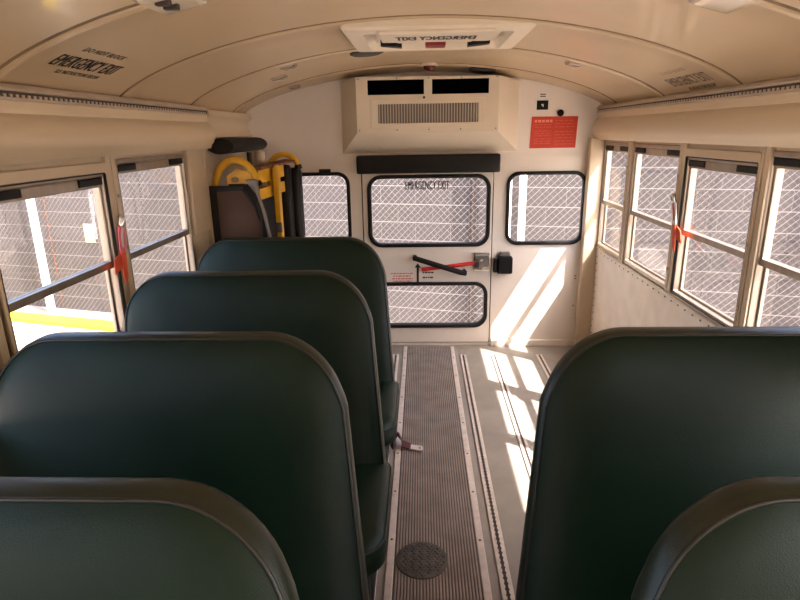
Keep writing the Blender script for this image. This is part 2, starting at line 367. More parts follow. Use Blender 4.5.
# ------------------------------------------------------------------ ceiling
NX = 40
def prof(y, d): # points across the ceiling, moved d along the inward normal
    out = []
    for i in range(NX + 1):
        a = math.pi * (i / NX); x = XC - math.cos(a) * (XH - 0.0005); out.append(Vector((x, y, zc(x, y))) + nc(x, y) * d)
    return out
b = B(); lo = prof(0, -0.012); hi = prof(0, -0.06)
ring = [Vector((p.x, 0, p.z)) for p in lo] + [Vector((p.x, 0, p.z)) for p in reversed(hi)]
b.loops([[Vector((p.x, y, p.z)) for p in ring] for y in (YF, YR + 0.06)])
ceil_o = b.build('ceiling', 'bus_yellow'); tag(ceil_o, 'curved cream metal bus ceiling of seamed panels', 'ceiling', kind='structure')
bows = [YF] + [0.18 + 0.71 * i for i in range(-8, 6)] + [YR]
bows = [y for y in bows if YF <= y <= YR]
for y0, y1 in zip(bows[:-1], bows[1:]):
    rows = [(y0 - 0.004, -0.011), (y0 + 0.002, -0.006), (y0 + 0.006, 0.006), (y0 + 0.014, 0.009), (y0 + 0.030, 0.009), (y0 + 0.055, 0.0), (y0 + 0.35 * (y1 - y0), 0.0), (y0 + 0.7 * (y1 - y0), 0.0), (y1 - 0.012, 0.0), (y1 - 0.004, -0.011 if y1 < YR else 0.0)]
    b = B(); ps = [prof(y, d) for y, d in rows]; n = NX + 1
    b.add([p for l in ps for p in l], [(i * n + k, i * n + k + 1, (i + 1) * n + k + 1, (i + 1) * n + k) for i in range(len(ps) - 1) for k in range(NX)])
    b.build('ceiling_panel', 'ceiling_paint', ceil_o, True, 50)
    b = B(); ps = [prof(y, d) for y, d in ((y0 - 0.007, -0.003), (y0 - 0.003, 0.0015), (y0 + 0.002, 0.0022), (y0 + 0.005, 0.0))]
    b.add([p for l in ps for p in l], [(i * n + k, i * n + k + 1, (i + 1) * n + k + 1, (i + 1) * n + k) for i in range(len(ps) - 1) for k in range(NX)])
    if y0 > YF + 0.01: b.build('seam_bead', 'sealant', ceil_o, True, 50)

# ------------------------------------------------------------------ side walls
ZS, ZT, ZH = 0.75, 1.435, 1.455           # sill, window top, underside of the cove
def side_wall(side):
    X = XR if side > 0 else XL; out = X + side * 0.044; nm = 'wall_right' if side > 0 else 'wall_left'
    posts = [(-0.08 - 0.70 * k, 0.04 - 0.70 * k) for k in range(8, -1, -1)] + [(YF, YF + 0.1), (0.63, 0.755), (1.345, 1.44), (2.075, 2.112), (2.711, 2.765), (3.392, 3.455), (3.93, YR)] if side > 0 else [(0.02 - 0.70 * k, 0.13 - 0.70 * k) for k in range(8, -1, -1)] + [(YF, YF + 0.1), (0.71, 0.80), (1.38, 1.49), (2.126, 2.205)]
    b = B(); b.box(X, out, YF, YR, -0.08, ZS - 0.012)
    wl = b.build(nm, 'wall_panel'); tag(wl, 'cream riveted side wall below the windows on the %s' % ('sunny right' if side > 0 else 'left behind the seats'), 'wall', kind='structure')
    B().box(X + side * 0.004, out, YF, YR, ZH - 0.02, 1.70).build('header', 'cream', wl)
    for ya, yb in posts:
        # post: base panel and two raised cream covers with a dark gap between them
        y = (ya + yb) / 2; hw = (yb - ya) / 2; cw = 0.034
        B().box(X + side * 0.012, out, ya, yb, ZS - 0.012, ZH - 0.02).build('post', 'cream', wl)
        for sg_ in (-1, 1):
            B().box(X - side * 0.012, X + side * 0.014, y + sg_ * 0.0025, y + sg_ * cw, ZS + 0.0, ZH - 0.004, 0.003).build('post_cover', 'cream', wl)
        if y > 0.5:
            for z in (0.86, 1.10, 1.30): B().tube([(X - side * 0.017, y + 0.5 * cw, z), (X - side * 0.011, y + 0.5 * cw, z)], 0.0075, 8).build('post_screw', 'aluminium', wl)
    if side < 0:
        B().box(X, out, 2.875, YR, ZS - 0.012, ZH - 0.02).build('solid_panel', 'cream', wl)
        B().box(X - 0.005, X + 0.02, 2.885, 3.10, 1.02, ZH, 0.008).build('pillar_cover', 'cream', wl)
        B().box(X - 0.005, X + 0.022, 3.10, 3.14, 0.0, 1.50, 0.006).build('pillar_flange', 'cream', wl)
    # sill
    B().box(X - side * 0.012, X + side * 0.03, (YF if side > 0 else YF), (YR - 0.07 if side > 0 else 2.88), ZS - 0.012, ZS, 0.003).build('sill', 'aluminium', wl)
    # rivets along the panel under the sill
    bb = B(); y = 0.6
    while y < (3.9 if side > 0 else 2.7):
        bb.tube([(X + 0.001 * side, y, ZS - 0.035), (X - side * 0.003, y, ZS - 0.035)], 0.004, 6); y += 0.075
    if side > 0:
        z = 0.08
        while z < 0.72: bb.tube([(X, 3.90, z), (X - 0.003, 3.90, z)], 0.004, 6); z += 0.05
    tag(bb.build('rivets', 'dark_slot', wl), kind='stuff')
    # bulging cove under the ceiling rail
    pr = [(0.0, 1.652), (0.040, 1.640), (0.046, 1.600), (0.040, 1.583), (0.052, 1.573), (0.068, 1.556), (0.077, 1.530), (0.077, 1.505), (0.068, 1.482), (0.055, 1.466), (0.050, 1.452), (0.046, 1.449), (0.042, 1.453), (0.044, 1.462), (0.0, 1.470)]
    ends = (YF, YR - 0.012) if side > 0 else (YF, 3.14)
    cv = B().prism(pr, lambda p: Vector((X - side * p[0], ends[0], p[1])), lambda p: Vector((X - side * p[0], ends[1], p[1]))).build('cove', 'cove_paint', wl, True, 60)
    if side < 0:
        pr2 = [(0.0, 1.652), (0.05, 1.645), (0.058, 1.615), (0.03, 1.59), (0.028, 1.56), (0.045, 1.52), (0.055, 1.505), (0.0, 1.50)]
        B().prism(pr2, lambda p: Vector((X + p[0], 3.145, p[1])), lambda p: Vector((X + p[0], 3.93, p[1]))).build('cove_end', 'cove_paint', wl, True, 60)
    # harness rail along the top of the cove
    y1 = YR - 0.02 if side > 0 else 3.13
    B().prism([(0.0, 1.662), (0.046, 1.660), (0.058, 1.648), (0.060, 1.640), (0.030, 1.638)], lambda p: Vector((X - side * p[0], YF + .1, p[1])), lambda p: Vector((X - side * p[0], y1, p[1]))).build('harness_rail', 'rail_paint', wl)
    B().box(X - side * 0.046, X - side * 0.0505, YF + .2, y1, 1.6235, 1.6385).build('rail_groove', 'dark_slot', wl)
    bb = B(); y = 0.4
    while y < y1 - 0.02:
        bb.box(X - side * 0.046, X - side * 0.0535, y, y + 0.0115, 1.625, 1.633); y += 0.0254
    tag(bb.build('rail_teeth', 'rail_paint', wl), kind='stuff')
    B().prism([(0.044, 1.616), (0.056, 1.617), (0.056, 1.624), (0.044, 1.626)], lambda p: Vector((X - side * p[0], YF + .1, p[1])), lambda p: Vector((X - side * p[0], y1, p[1]))).build('rail_lip', 'rail_paint', wl)
    return wl
wall_r = side_wall(1); wall_l = side_wall(-1)

WN = [0]
def side_window(side, y0, y1, label, exit_=False, parts=True):
    WN[0] += 1; X = XR if side > 0 else XL; s = side
    zt = ZT - (0.037 if exit_ else 0.0); zb = ZS
    t = thing('window_%d' % WN[0], (X + s * 0.03, (y0 + y1) / 2, zb), label, 'window', kind='structure')
    mp = lambda u, v, w: Vector((X + s * w, u, v))
    fw = 0.020
    link('frame', plate(rrect(y0, y1, zb, zt, 0.012), [rrect(y0 + fw, y1 - fw, zb + fw, zt - fw, 0.006)], -0.004, 0.042, mp, 0.003), 'aluminium', t)
    gy0, gy1 = y0 + fw, y1 - fw; zm = 1.05
    us = link('upper_sash', plate(rrect(gy0, gy1, zm - 0.013, zt - fw, 0.004), [rrect(gy0 + 0.012, gy1 - 0.012, zm + 0.013, zt - 0.058, 0.004)], 0.006, 0.022, mp, 0.002), 'aluminium', t)
    B().box(X + s * 0.012, X + s * 0.016, gy0 + 0.010, gy1 - 0.010, zm + 0.010, zt - 0.054).build('pane', 'window_glass', us)
    B().box(X + s * 0.002, X + s * 0.006, gy0 + 0.14, gy1 - 0.14, zt - 0.048, zt - 0.024).build('latch_plate', 'aluminium', us)
    for a, c in ((gy0 + 0.004, gy0 + 0.15), (gy1 - 0.15, gy1 - 0.004)):
        B().box(X + s * -0.004, X + s * 0.008, a, c, zt - 0.049, zt - 0.023, 0.003).build('latch', 'black_plastic', us)
    ls = link('lower_sash', plate(rrect(gy0, gy1, zb + fw - 0.004, zm + 0.012, 0.004), [rrect(gy0 + 0.010, gy1 - 0.010, zb + fw + 0.010, zm - 0.012, 0.004)], 0.026, 0.040, mp, 0.002), 'aluminium', t)
    B().box(X + s * 0.031, X + s * 0.035, gy0 + 0.008, gy1 - 0.008, zb + fw + 0.006, zm - 0.008).build('pane', 'window_glass', ls)
    if exit_:
        B().box(X + s * 0.0, X + s * 0.06, y0 - 0.002, y1 + 0.002, zt - 0.002, ZH - 0.018).build('exit_header', 'cream', t)
        # inner push-out frame with black seal and lower header
        link('exit_frame', plate(rrect(y0 - 0.004, y1 + 0.004, zb + 0.002, zt + 0.03, 0.012), [rrect(y0 + 0.008, y1 - 0.008, zb + 0.010, zt - 0.006, 0.010)], -0.014, -0.004, mp, 0.003), 'cream', t)
        link('seal', plate(rrect(y0 + 0.007, y1 - 0.007, zb + 0.009, zt - 0.005, 0.010), [rrect(y0 + 0.013, y1 - 0.013, zb + 0.015, zt - 0.011, 0.008)], -0.012, -0.003, mp), 'black_rubber', t)
    else:
        B().box(X + s * -0.002, X + s * 0.004, y0 + 0.02, y1 - 0.02, zt - 0.017, zt - 0.013).build('seal', 'black_rubber', t)
    return t
side_window(1, 3.455, 3.93, 'rearmost side window on the right, next to the rear wall')
side_window(1, 2.765, 3.392, 'second right side window from the rear wall')
side_window(1, 2.112, 2.711, 'right push-out exit window with red tag and black seal', True)
side_window(1, 1.440, 2.075, 'right side window at the edge of the photo, beside the seat')
B().box(XR + 0.002, XR + 0.043, 0.755, 1.345, 0.955, 1.44).build('sun_block_panel', 'cream', wall_r)  # unseen panel added to keep a large sun patch off the right seat
side_window(-1, 2.205, 2.875, 'left side window beside the wheelchair lift pillar')
side_window(-1, 1.49, 2.126, 'left push-out exit window with red tag, showing the yellow kerb', True)
side_window(-1, 0.80, 1.38, 'left side window beside the nearest left seat')

# ------------------------------------------------------------------ rear wall, its windows and door
rm = lambda u, v, w: Vector((u, YR - w, v))           # w: proud of the wall towards the camera
arch = [(XR, -0.02), (XR, 1.64)] + [(XC + math.cos(math.pi * i / 30) * XH * 0.9995, zc(XC + math.cos(math.pi * i / 30) * XH, 0.0) + 0.016) for i in range(1, 30)] + [(XL, 1.64), (XL, -0.02)]
DX0, DX1, DZ0, DZ1 = -0.462, 0.445, 0.018, 1.29
RW = [(0.53, 1.070, 0.745, 1.248), (-1.085, -0.540, 0.745, 1.262)]
rear = link('wall_rear', plate(arch, [rrect(DX0, DX1, DZ0, DZ1, 0.012)] + [rrect(a + .012, c - .012, d + .012, e - .012, 0.075) for a, c, d, e in RW], -0.05, 0.0, rm), 'rear_paint')
tag(rear, 'pale rear end wall of the bus around the emergency door', 'wall', kind='structure')
for i, (a, c, d, e) in enumerate(RW):
    WN[0] += 1
    t = thing('window_%d' % WN[0], ((a + c) / 2, YR, d), ('fixed rear window with rounded corners right of the emergency door', 'fixed rear window partly hidden behind the folded wheelchair lift')[i], 'window', kind='structure')
    link('gasket', plate(rrect(a, c, d, e, 0.085), [rrect(a + .024, c - .024, d + .024, e - .024, 0.065)], -0.03, 0.014, rm, 0.005), 'black_rubber', t, True, 40)
    link('pane', plate(rrect(a + .015, c - .015, d + .015, e - .015, 0.07), [], -0.012, -0.008, rm), 'window_glass', t)
    if i: B().box(-0.745, -0.665, YR - 0.03, YR - 0.013, e - 0.004, e + 0.022, 0.004).build('clip', 'black_plastic', t)
# seams, pillars and trims of the rear wall
B().box(1.055, XR, YR - 0.075, YR, 0.0, 1.46, 0.008).build('corner_pillar', 'cream', rear)
B().box(XL, -1.13, YR - 0.065, YR, 0.0, 1.49, 0.008).build('corner_pillar', 'cream', rear)
B().box(0.45, 1.06, YR - 0.03, YR, 0.0, 0.045, 0.004).build('kick_strip', 'rear_paint', rear)
B().box(-1.1, -0.47, YR - 0.03, YR, 0.0, 0.045, 0.004).build('kick_strip', 'rear_paint', rear)
b = B()
for x0, x1 in ((-1.12, -0.50), (0.49, 1.12)): b.box(x0, x1, YR - 0.0035, YR, 1.335, 1.352)
b.build('panel_lap', 'rear_paint', rear)
bb = B()
for z in (0.30, 0.50, 0.52): bb.tube([(1.035, YR, z), (1.035, YR - 0.003, z)], 0.005, 6)
tag(bb.build('rivets', 'dark_slot', rear), kind='stuff')
# the emergency door
door = thing('door_1', (-0.01, YR, DZ0), 'white rear emergency exit door with two windows and red lever', 'door', kind='structure')
DWU = (-0.422, 0.423, 0.738, 1.238); DWL = (-0.422, 0.420, 0.140, 0.484)
gp = 0.008
link('door_panel', plate(rrect(DX0 + gp, DX1 - gp, DZ0 + gp, DZ1 - gp, 0.010), [rrect(a + .012, c - .012, d + .012, e - .012, 0.08) for a, c, d, e in (DWU, DWL)], -0.045, 0.008, rm, 0.002), 'rear_paint', door)
link('door_seal', plate(rrect(DX0 - 0.001, DX1 + 0.001, DZ0 - 0.001, DZ1 + 0.001, 0.012), [rrect(DX0 + gp + 0.001, DX1 - gp - 0.001, DZ0 + gp + 0.001, DZ1 - gp - 0.001, 0.010)], -0.04, -0.004, rm), 'black_rubber', door)
for (a, c, d, e) in (DWU, DWL):
    g = link('window_gasket', plate(rrect(a, c, d, e, 0.095), [rrect(a + .026, c - .026, d + .026, e - .026, 0.072)], -0.03, 0.022, rm, 0.005), 'black_rubber', door, True, 40)
    link('pane', plate(rrect(a + .015, c - .015, d + .015, e - .015, 0.08), [], -0.010, -0.006, rm), 'window_glass', g)
link('lettering', text('EMERGENCY EXIT', 0.298, 0.056, lambda u, v, w: Vector((-0.158 + u, YR + 0.004 - w, 1.136 + v)), 0.0008, 0.03), 'black_ink', door)
# lever, latch, grab bar
def rp(x, z, w): return Vector((x, YR - w, z))
lv = B().tube([rp(-0.052, 0.583, 0.045), rp(-0.03, 0.585, 0.045), rp(0.10, 0.600, 0.045), rp(0.33, 0.628, 0.04)], 0.014, 10, flat=(0.014, 0.009)).build('release_lever', 'red_paint', door, True, 50)
B().tube([rp(-0.108, 0.672, 0.07), rp(-0.085, 0.667, 0.075), rp(0.22, 0.568, 0.075), rp(0.262, 0.560, 0.07)], 0.018, 10, flat=(0.019, 0.012)).build('grab_bar', 'black_rubber', door, True, 50)
for x, z in ((-0.098, 0.669), (0.25, 0.561)): B().tube([rp(x, z, 0.0), rp(x, z, 0.08)], 0.016, 10).build('bar_mount', 'black_plastic', door, True, 50)
lt = B().box(0.318, 0.424, YR - 0.022, YR - 0.008, 0.575, 0.70, 0.003).build('latch_bracket', 'chrome', door)
B().box(0.318, 0.424, YR - 0.055, YR - 0.022, 0.684, 0.70, 0.003).build('bracket_lip', 'chrome', lt)
B().box(0.318, 0.424, YR - 0.055, YR - 0.022, 0.575, 0.586, 0.003).build('bracket_lip', 'chrome', lt)
B().box(0.318, 0.352, YR - 0.05, YR - 0.02, 0.596, 0.640).build('latch_block', 'dark_slot', lt)
B().tube([rp(0.372, 0.630, 0.02), rp(0.372, 0.630, 0.06)], 0.013, 12).build('pivot_bolt', 'chrome', lt, True, 50)
B().tube([rp(0.372, 0.602, 0.02), rp(0.372, 0.602, 0.05)], 0.012, 8).build('bolt', 'chrome', lt, True, 50)
# arrow and small print on the door (too blurred to read: word-length strokes)
ar = [(-0.087, 0.475), (-0.071, 0.475), (-0.071, 0.59), (-0.057, 0.59), (-0.079, 0.622), (-0.101, 0.59), (-0.087, 0.59)]
link('arrow', plate(ar, [], 0.008, 0.0092, rm), 'black_ink', door)
def strokes(rows, x0, x1, w, f=1.0):
    b = B(); rnd = random.Random(3)
    for z, h, (i0, i1) in rows:
        x = x0 + (x1 - x0) * i0
        while x < x0 + (x1 - x0) * i1:
            l = rnd.uniform(0.008, 0.026) * f; e = min(x + l, x0 + (x1 - x0) * i1); b.box(x, e, YR - w - 0.001, YR - w, z, z + h); x = e + 0.005 * f
    return b
tag(strokes([(0.543, 0.009, (0, 1)), (0.524, 0.009, (.1, .9)), (0.505, 0.009, (.05, 1)), (0.486, 0.009, (.1, .95))], -0.27, -0.115, 0.008).build('small_print', 'red_ink', door), kind='stuff')
tag(strokes([(0.548, 0.010, (0, 1)), (0.512, 0.010, (0, 1))], -0.045, 0.035, 0.008).build('small_print', 'black_ink', door), kind='stuff')
# padded bar over the door
B2 = B(); B2.box(-0.482, 0.474, YR - 0.085, YR - 0.009, 1.250, 1.370, 0.012)
tag(B2.build('door_header_pad', 'black_vinyl', None, True, 50), 'long black padded bar above the rear emergency door', 'pad')
# interlock box right of the door
ib = thing('interlock_box', (0.52, YR, 0.545), 'small black switch box on the wall beside the door latch', 'switch box')
B().box(0.478, 0.582, YR - 0.075, YR - 0.001, 0.552, 0.672, 0.010).build('housing', 'black_plastic', ib)
B().box(0.452, 0.480, YR - 0.062, YR - 0.010, 0.560, 0.655, 0.006).build('striker', 'black_plastic', ib)
B().box(0.500, 0.565, YR - 0.05, YR - 0.001, 0.672, 0.700, 0.006).build('bracket', 'lift_steel', ib)

# rooftop unit on the rear wall
ac = thing('rear_air_unit', (0, YR, 1.385), 'cream air conditioning unit with slatted grille above the door', 'air conditioner')
FY = 3.80
o_ = [(-0.578, 1.385), (0.592, 1.385), (0.592, 1.825), (-0.578, 1.835)]; i_ = [(-0.455, 1.515), (0.434, 1.512), (0.434, 1.842), (-0.455, 1.848)]
hol = [(-0.383, -0.030, 1.741, 1.829), (0.020, 0.373, 1.740, 1.828)]; gr = (-0.319, 0.309, 1.570, 1.686)
b = B(); b.add([Vector((x, YR - 0.001, z)) for x, z in o_] + [Vector((x, FY, z)) for x, z in i_], [(0, 1, 5, 4), (1, 2, 6, 5), (2, 3, 7, 6), (3, 0, 4, 7)])
b.build('shroud', 'unit_paint', ac)
fm = lambda u, v, w: Vector((u, FY - w, v))
link('front_panel', plate([(x, z) for x, z in i_], [rrect(a, c, d, e, 0.003) for a, c, d, e in hol] + [rrect(*gr, 0.003)], -0.012, 0.0, fm), 'unit_paint', ac)
for a, c, d, e in hol:
    vb = B().box(a - 0.004, c + 0.004, FY + 0.030, FY + 0.05, d - 0.004, e + 0.004).build('vent', 'vent_shade', ac)
    bb = B(); n = 5
    for k in range(1, n): bb.box(a, c, FY + 0.018, FY + 0.030, d + (e - d) * k / n - 0.002, d + (e - d) * k / n + 0.002)
    tag(bb.build('vent_louvres', 'vent_shade', vb), kind='stuff')
link('grille_frame', plate(rrect(gr[0] - 0.045, gr[1] + 0.04, gr[2] - 0.03, gr[3] + 0.03, 0.006), [rrect(gr[0], gr[1], gr[2], gr[3], 0.003)], 0.0, 0.006, fm, 0.002), 'unit_paint', ac)
B().box(gr[0] - 0.004, gr[1] + 0.004, FY + 0.014, FY + 0.04, gr[2] - 0.004, gr[3] + 0.004).build('grille_core', 'lift_steel', ac)
bb = B(); n = 36
for k in range(n):
    x = gr[0] + (gr[1] - gr[0]) * (k + 0.5) / n; bb.box(x - 0.0025, x + 0.0025, FY - 0.003, FY + 0.012, gr[2], gr[3])
tag(bb.build('grille_slats', 'grille_metal', ac), kind='stuff')
for x in (-0.44, -0.2, 0.0, 0.2, 0.42):
    for z in (1.53, 1.836): B().tube([(x, FY + 0.001, z), (x, FY - 0.003, z)], 0.005, 6).build('screw', 'lift_steel', ac)
B().tube([(-0.03, FY + 0.001, 1.722), (-0.03, FY - 0.006, 1.722)], 0.008, 10).build('knob', 'dark_slot', ac)
# red marker lamp on the edge of the ceiling over the unit
ml = thing('marker_lamp', (0.003, 3.74, 1.87), 'small dark red dome lamp above the air unit', 'lamp')
b = B(); cx, cy, cz = 0.003, 3.76, 1.905
b.loops([[Vector((cx + 0.038 * r * math.cos(a * math.pi / 10), cy + 0.038 * r * math.sin(a * math.pi / 10), cz - 0.036 * h)) for a in range(20)] for r, h in ((1, 0), (0.98, 0.3), (0.85, 0.6), (0.6, 0.85), (0.25, 0.98))])
b.build('lens', 'red_lens', ml, True, 60)
B().tube([(cx, cy, cz - 0.006), (cx, cy, cz + 0.008)], 0.052, 20).build('base', 'unit_paint', ml, True, 50)

# red notice, little plaque and knob
sg = thing('red_notice', (0.82, YR, 1.396), 'red printed safety notice on the upper right of the rear wall', 'sign')
sq = [(0.672, 1.398), (0.975, 1.398), (0.982, 1.598), (0.680, 1.600)]
link('sheet', plate(sq, [], 0.001, 0.003, rm), 'red_sign', sg)
tag(strokes([(1.563, 0.016, (0, 1))], 0.70, 0.815, 0.003, 1.2).build('heading', 'sign_heading', sg), kind='stuff')
tag(strokes([(z, 0.006, (0, 1)) for z in (1.545, 1.53, 1.505, 1.49, 1.475, 1.455, 1.44, 1.425)], 0.70, 0.81, 0.003, 1.5).build('small_print', 'sign_print', sg), kind='stuff')
tag(strokes([(z, 0.006, (0, 1)) for z in (1.57, 1.55, 1.53, 1.50, 1.48, 1.46, 1.44, 1.42)], 0.835, 0.96, 0.003, 1.5).build('small_print', 'sign_print', sg), kind='stuff')
pq = thing('wall_plaque', (0.75, YR, 1.655), 'tiny black plaque with a white arrow above the red notice', 'plaque')
B().box(0.708, 0.782, YR - 0.004, YR - 0.001, 1.642, 1.700, 0.001).build('plate', 'black_plastic', pq)
link('arrow_mark', plate([(0.738, 1.678), (0.752, 1.678), (0.752, 1.660), (0.746, 1.660), (0.746, 1.668), (0.738, 1.668)], [], 0.004, 0.005, rm), 'white_label', pq)
st = thing('wall_sticker', (0.75, YR, 1.71), 'tiny white sticker with two lines of print above the black plaque', 'sticker')
B().box(0.722, 0.776, YR - 0.002, YR - 0.001, 1.711, 1.748).build('paper', 'white_label', st)
for z in (1.735, 1.722): tag(strokes([(z, 0.006, (0, 1))], 0.727, 0.772, 0.002, 3).build('small_print', 'black_ink', st), kind='stuff')
B2 = B(); B2.loops([[rp(0.862 + r * math.cos(a * math.pi / 10), 1.620 + r * math.sin(a * math.pi / 10), w) for a in range(20)] for r, w in ((0.014, 0.0005), (0.014, 0.008), (0.021, 0.01), (0.022, 0.018), (0.015, 0.026))])
tag(B2.build('wall_button', 'black_plastic', None, True, 50), 'round black button at the top edge of the red notice', 'button')

# ------------------------------------------------------------------ seats
def make_seat(side, yt, label, x_top, x_bot, x_cush):
    """forward-facing bench; yt is the rear top edge of the backrest; aisle edge at x_top (high) and x_bot (low)"""
    s = -1 if side < 0 else 1; xw = (XL + 0.016) if s < 0 else (XR - 0.016)
    t = thing('bus_seat', ((xw + x_bot) / 2, yt - 0.3, 0.0), label, 'seat', 'green bus seats')
    ztop, zbot = 1.003, 0.21; lean = 0.17 / 0.65
    def xe(z): return x_top + (x_bot - x_top) * (0.5 * max(0.0, 0.86 - z) / 0.56 + 0.5 * (1 - math.exp(-(0.86 - z) / 0.16)) if z < 0.86 else -0.25 * (z - 0.86) / 0.14)   # aisle edge
    def loop(ins, d):
        W = 1.0; base = rrect(0, 1, 0, 1, 0.0001)
        wdt = abs(xw - xe(0.86)); out = []
        rt = max(0.04, 0.185 - ins); rb = max(0.012, 0.05 - ins)
        for (u, v) in rrect(ins, wdt - ins, zbot + ins, ztop - ins, (rb, rt, rt * 0.95, rb), 12):
            # soften the corner towards a squarer curve; u is measured from the wall
            z = v; k = u / wdt; xa = xe(z); x = xw + (xa - xw) * k
            crown = 0.006 * math.sin(math.pi * min(1, max(0, k))) * (1 if v > 0.8 else 0)
            y = yt - 0.045 - (ztop - z) * lean - 0.04 * ((ztop - z) / 0.75) ** 2 + d
            out.append(Vector((x, y, z + crown)))
        return out
    b = B()
    b.loops([loop(0.16, -0.056), loop(0.09, -0.052), loop(0.045, -0.044), loop(0.020, -0.034), loop(0.008, -0.026)], cap0=True, cap1=False)
    b.build('front_panel', 'green_vinyl', t, True, 60)
    b = B()
    b.loops([loop(0.008, -0.026), loop(0.003, -0.018), loop(0.0, -0.008), loop(0.0, 0.016), loop(0.006, 0.030), loop(0.02, 0.038), loop(0.06, 0.042), loop(0.15, 0.044)], cap0=False, cap1=True)
    b.build('back_shell', 'vinyl_band', t, True, 60)
    b = B(); b.tube(loop(0.007, -0.027), 0.0038, 6, closed=True); b.build('piping', 'piping_vinyl', t, True, 80)
    # cushion
    def cl(ins, z):
        yb, yf = yt - 0.20, yt - 0.76
        u0, u1 = (xw + 0.01, x_cush) if s < 0 else (x_cush, xw - 0.01)
        r = (0.10 - ins * 0.5) if ins < 0.1 else 0.05
        rr = (r, r * 0.9, 0.03, 0.05) if s < 0 else (0.05, 0.03, r * 0.9, r)
        return [Vector((x, y, z + 0.012 * math.sin(math.pi * max(0, min(1, (y - yf) / (yb - yf)))))) for x, y in rrect(u0 + ins, u1 - ins, yf + ins, yb - ins, rr, 8)]
    b = B(); b.loops([cl(0.02, 0.200), cl(0.004, 0.210), cl(0.0, 0.245), cl(0.003, 0.280), cl(0.014, 0.300), cl(0.035, 0.311), cl(0.09, 0.317)])
    b.build('cushion', 'green_vinyl', t, True, 60)
    b = B(); b.tube(cl(0.006, 0.287), 0.004, 6, closed=True); b.build('cushion_piping', 'piping_vinyl', t, True, 80)
    # frame: board under the cushion, two aisle legs on the track, wall ledge
    xl = -0.236 if s < 0 else 0.236
    B().box(min(xw, xl), max(xw, xl), yt - 0.72, yt - 0.24, 0.175, 0.199).build('seat_board', 'frame_paint', t)
    for dy in (-0.66, -0.30):
        B().tube([(xl, yt + dy, 0.018), (xl, yt + dy, 0.176)], 0.014, 8).build('leg', 'frame_paint', t, True, 50)
    B().box(xl - 0.02, xl + 0.02, yt - 0.70, yt - 0.26, 0.009, 0.020, 0.003).build('foot_bar', 'frame_paint', t)
    for dy in (-0.69, -0.27): B().tube([(xl, yt + dy + 0.02, 0.02), (xl, yt + dy + 0.02, 0.045)], 0.013, 6).build('foot_bolt', 'chrome', t)
    B().box(xw - s * 0.0, xw - s * 0.05, yt - 0.70, yt - 0.26, 0.145, 0.175).build('wall_ledge', 'frame_paint', t)
    return t
for yt, xt, lb in ((0.792, -0.248, 'nearest left green vinyl bus seat, cut off by the bottom of the photo'), (1.480, -0.262, 'second left green vinyl bus seat from the camera, wide and close'),
                   (2.195, -0.250, 'third left green vinyl bus seat from the camera, below the left windows'), (2.945, -0.242, 'rearmost left green vinyl bus seat, in front of the wheelchair lift')):
    make_seat(-1, yt, lb, xt, -0.188, -0.165)
make_seat(1, 0.805, 'nearest right green vinyl bus seat, showing only its rounded top corner', 0.278, 0.195, 0.165)
make_seat(1, 1.502, 'second right green vinyl bus seat, the large one in the right foreground', 0.278, 0.188, 0.165)

# ------------------------------------------------------------------ folded wheelchair lift, rear left
lf = thing('wheelchair_lift', (-1.0, 3.45, 0.0), 'folded black wheelchair lift with yellow handrails in the rear left corner', 'wheelchair lift')
LY = 3.12
pan = [(-1.205, 0.10), (-0.94, 0.10), (-0.915, 0.20), (-0.915, 1.09), (-0.925, 1.14), (-1.02, 1.232), (-1.205, 1.238)]
lm = lambda u, v, w: Vector((u, LY - w, v))
link('end_shield', plate(pan, [], -0.03, 0.0, lm, 0.008), 'lift_brown', lf, True, 40)
link('shield_rim', plate([(-1.213, 0.06), (-0.90, 0.06), (-0.90, 1.11), (-1.01, 1.25), (-1.213, 1.252)], [[(-1.16, 0.12), (-0.925, 0.12), (-0.925, 1.085), (-1.02, 1.226), (-1.16, 1.222)]], -0.034, 0.004, lm, 0.003), 'lift_black', lf)
B().tube([(-1.0, LY - 0.01, 1.25), (-0.945, LY - 0.01, 1.18), (-0.918, LY - 0.01, 1.07)], 0.03, 8, flat=(0.02, 0.032)).build('corner_guard', 'lift_black', lf, True, 40)
B().tube([(-0.93, LY - 0.02, 1.21), (-0.905, LY - 0.02, 1.12), (-0.865, LY - 0.02, 0.88), (-0.825, LY - 0.02, 0.50)], 0.010, 8, flat=(0.010, 0.013)).build('arm_strut', 'lift_steel', lf, True, 40)
def arcpts(xa, xb, z0, z1, y, end, n=12):
    out = [(xa, y, 0.9)]
    r = abs(xb - xa) / 2; cx_ = (xa + xb) / 2
    for k in range(n + 1):
        a = math.pi * (1 - k / n * end); out.append((cx_ + r * math.cos(a), y, z0 + (z1 - z0) * math.sin(a)))
    return out
hr = B().tube(arcpts(-1.178, -0.945, 1.235, 1.385, LY + 0.05, 0.93), 0.021, 10).build('handrail', 'yellow_paint', lf, True, 60)
B().tube([(-0.949, LY + 0.05, 1.268), (-0.938, LY + 0.05, 1.245)], 0.024, 10).build('grip_end', 'black_rubber', hr, True, 50)
hr = B().tube([(-1.0, 3.66, 0.9)] + arcpts(-1.0, -0.815, 1.30, 1.395, 3.66, 0.9)[1:], 0.018, 10).build('handrail', 'yellow_paint', lf, True, 60)
B().tube([(-0.820, 3.66, 1.332), (-0.815, 3.66, 1.305)], 0.023, 10).build('grip_end', 'black_rubber', hr, True, 50)
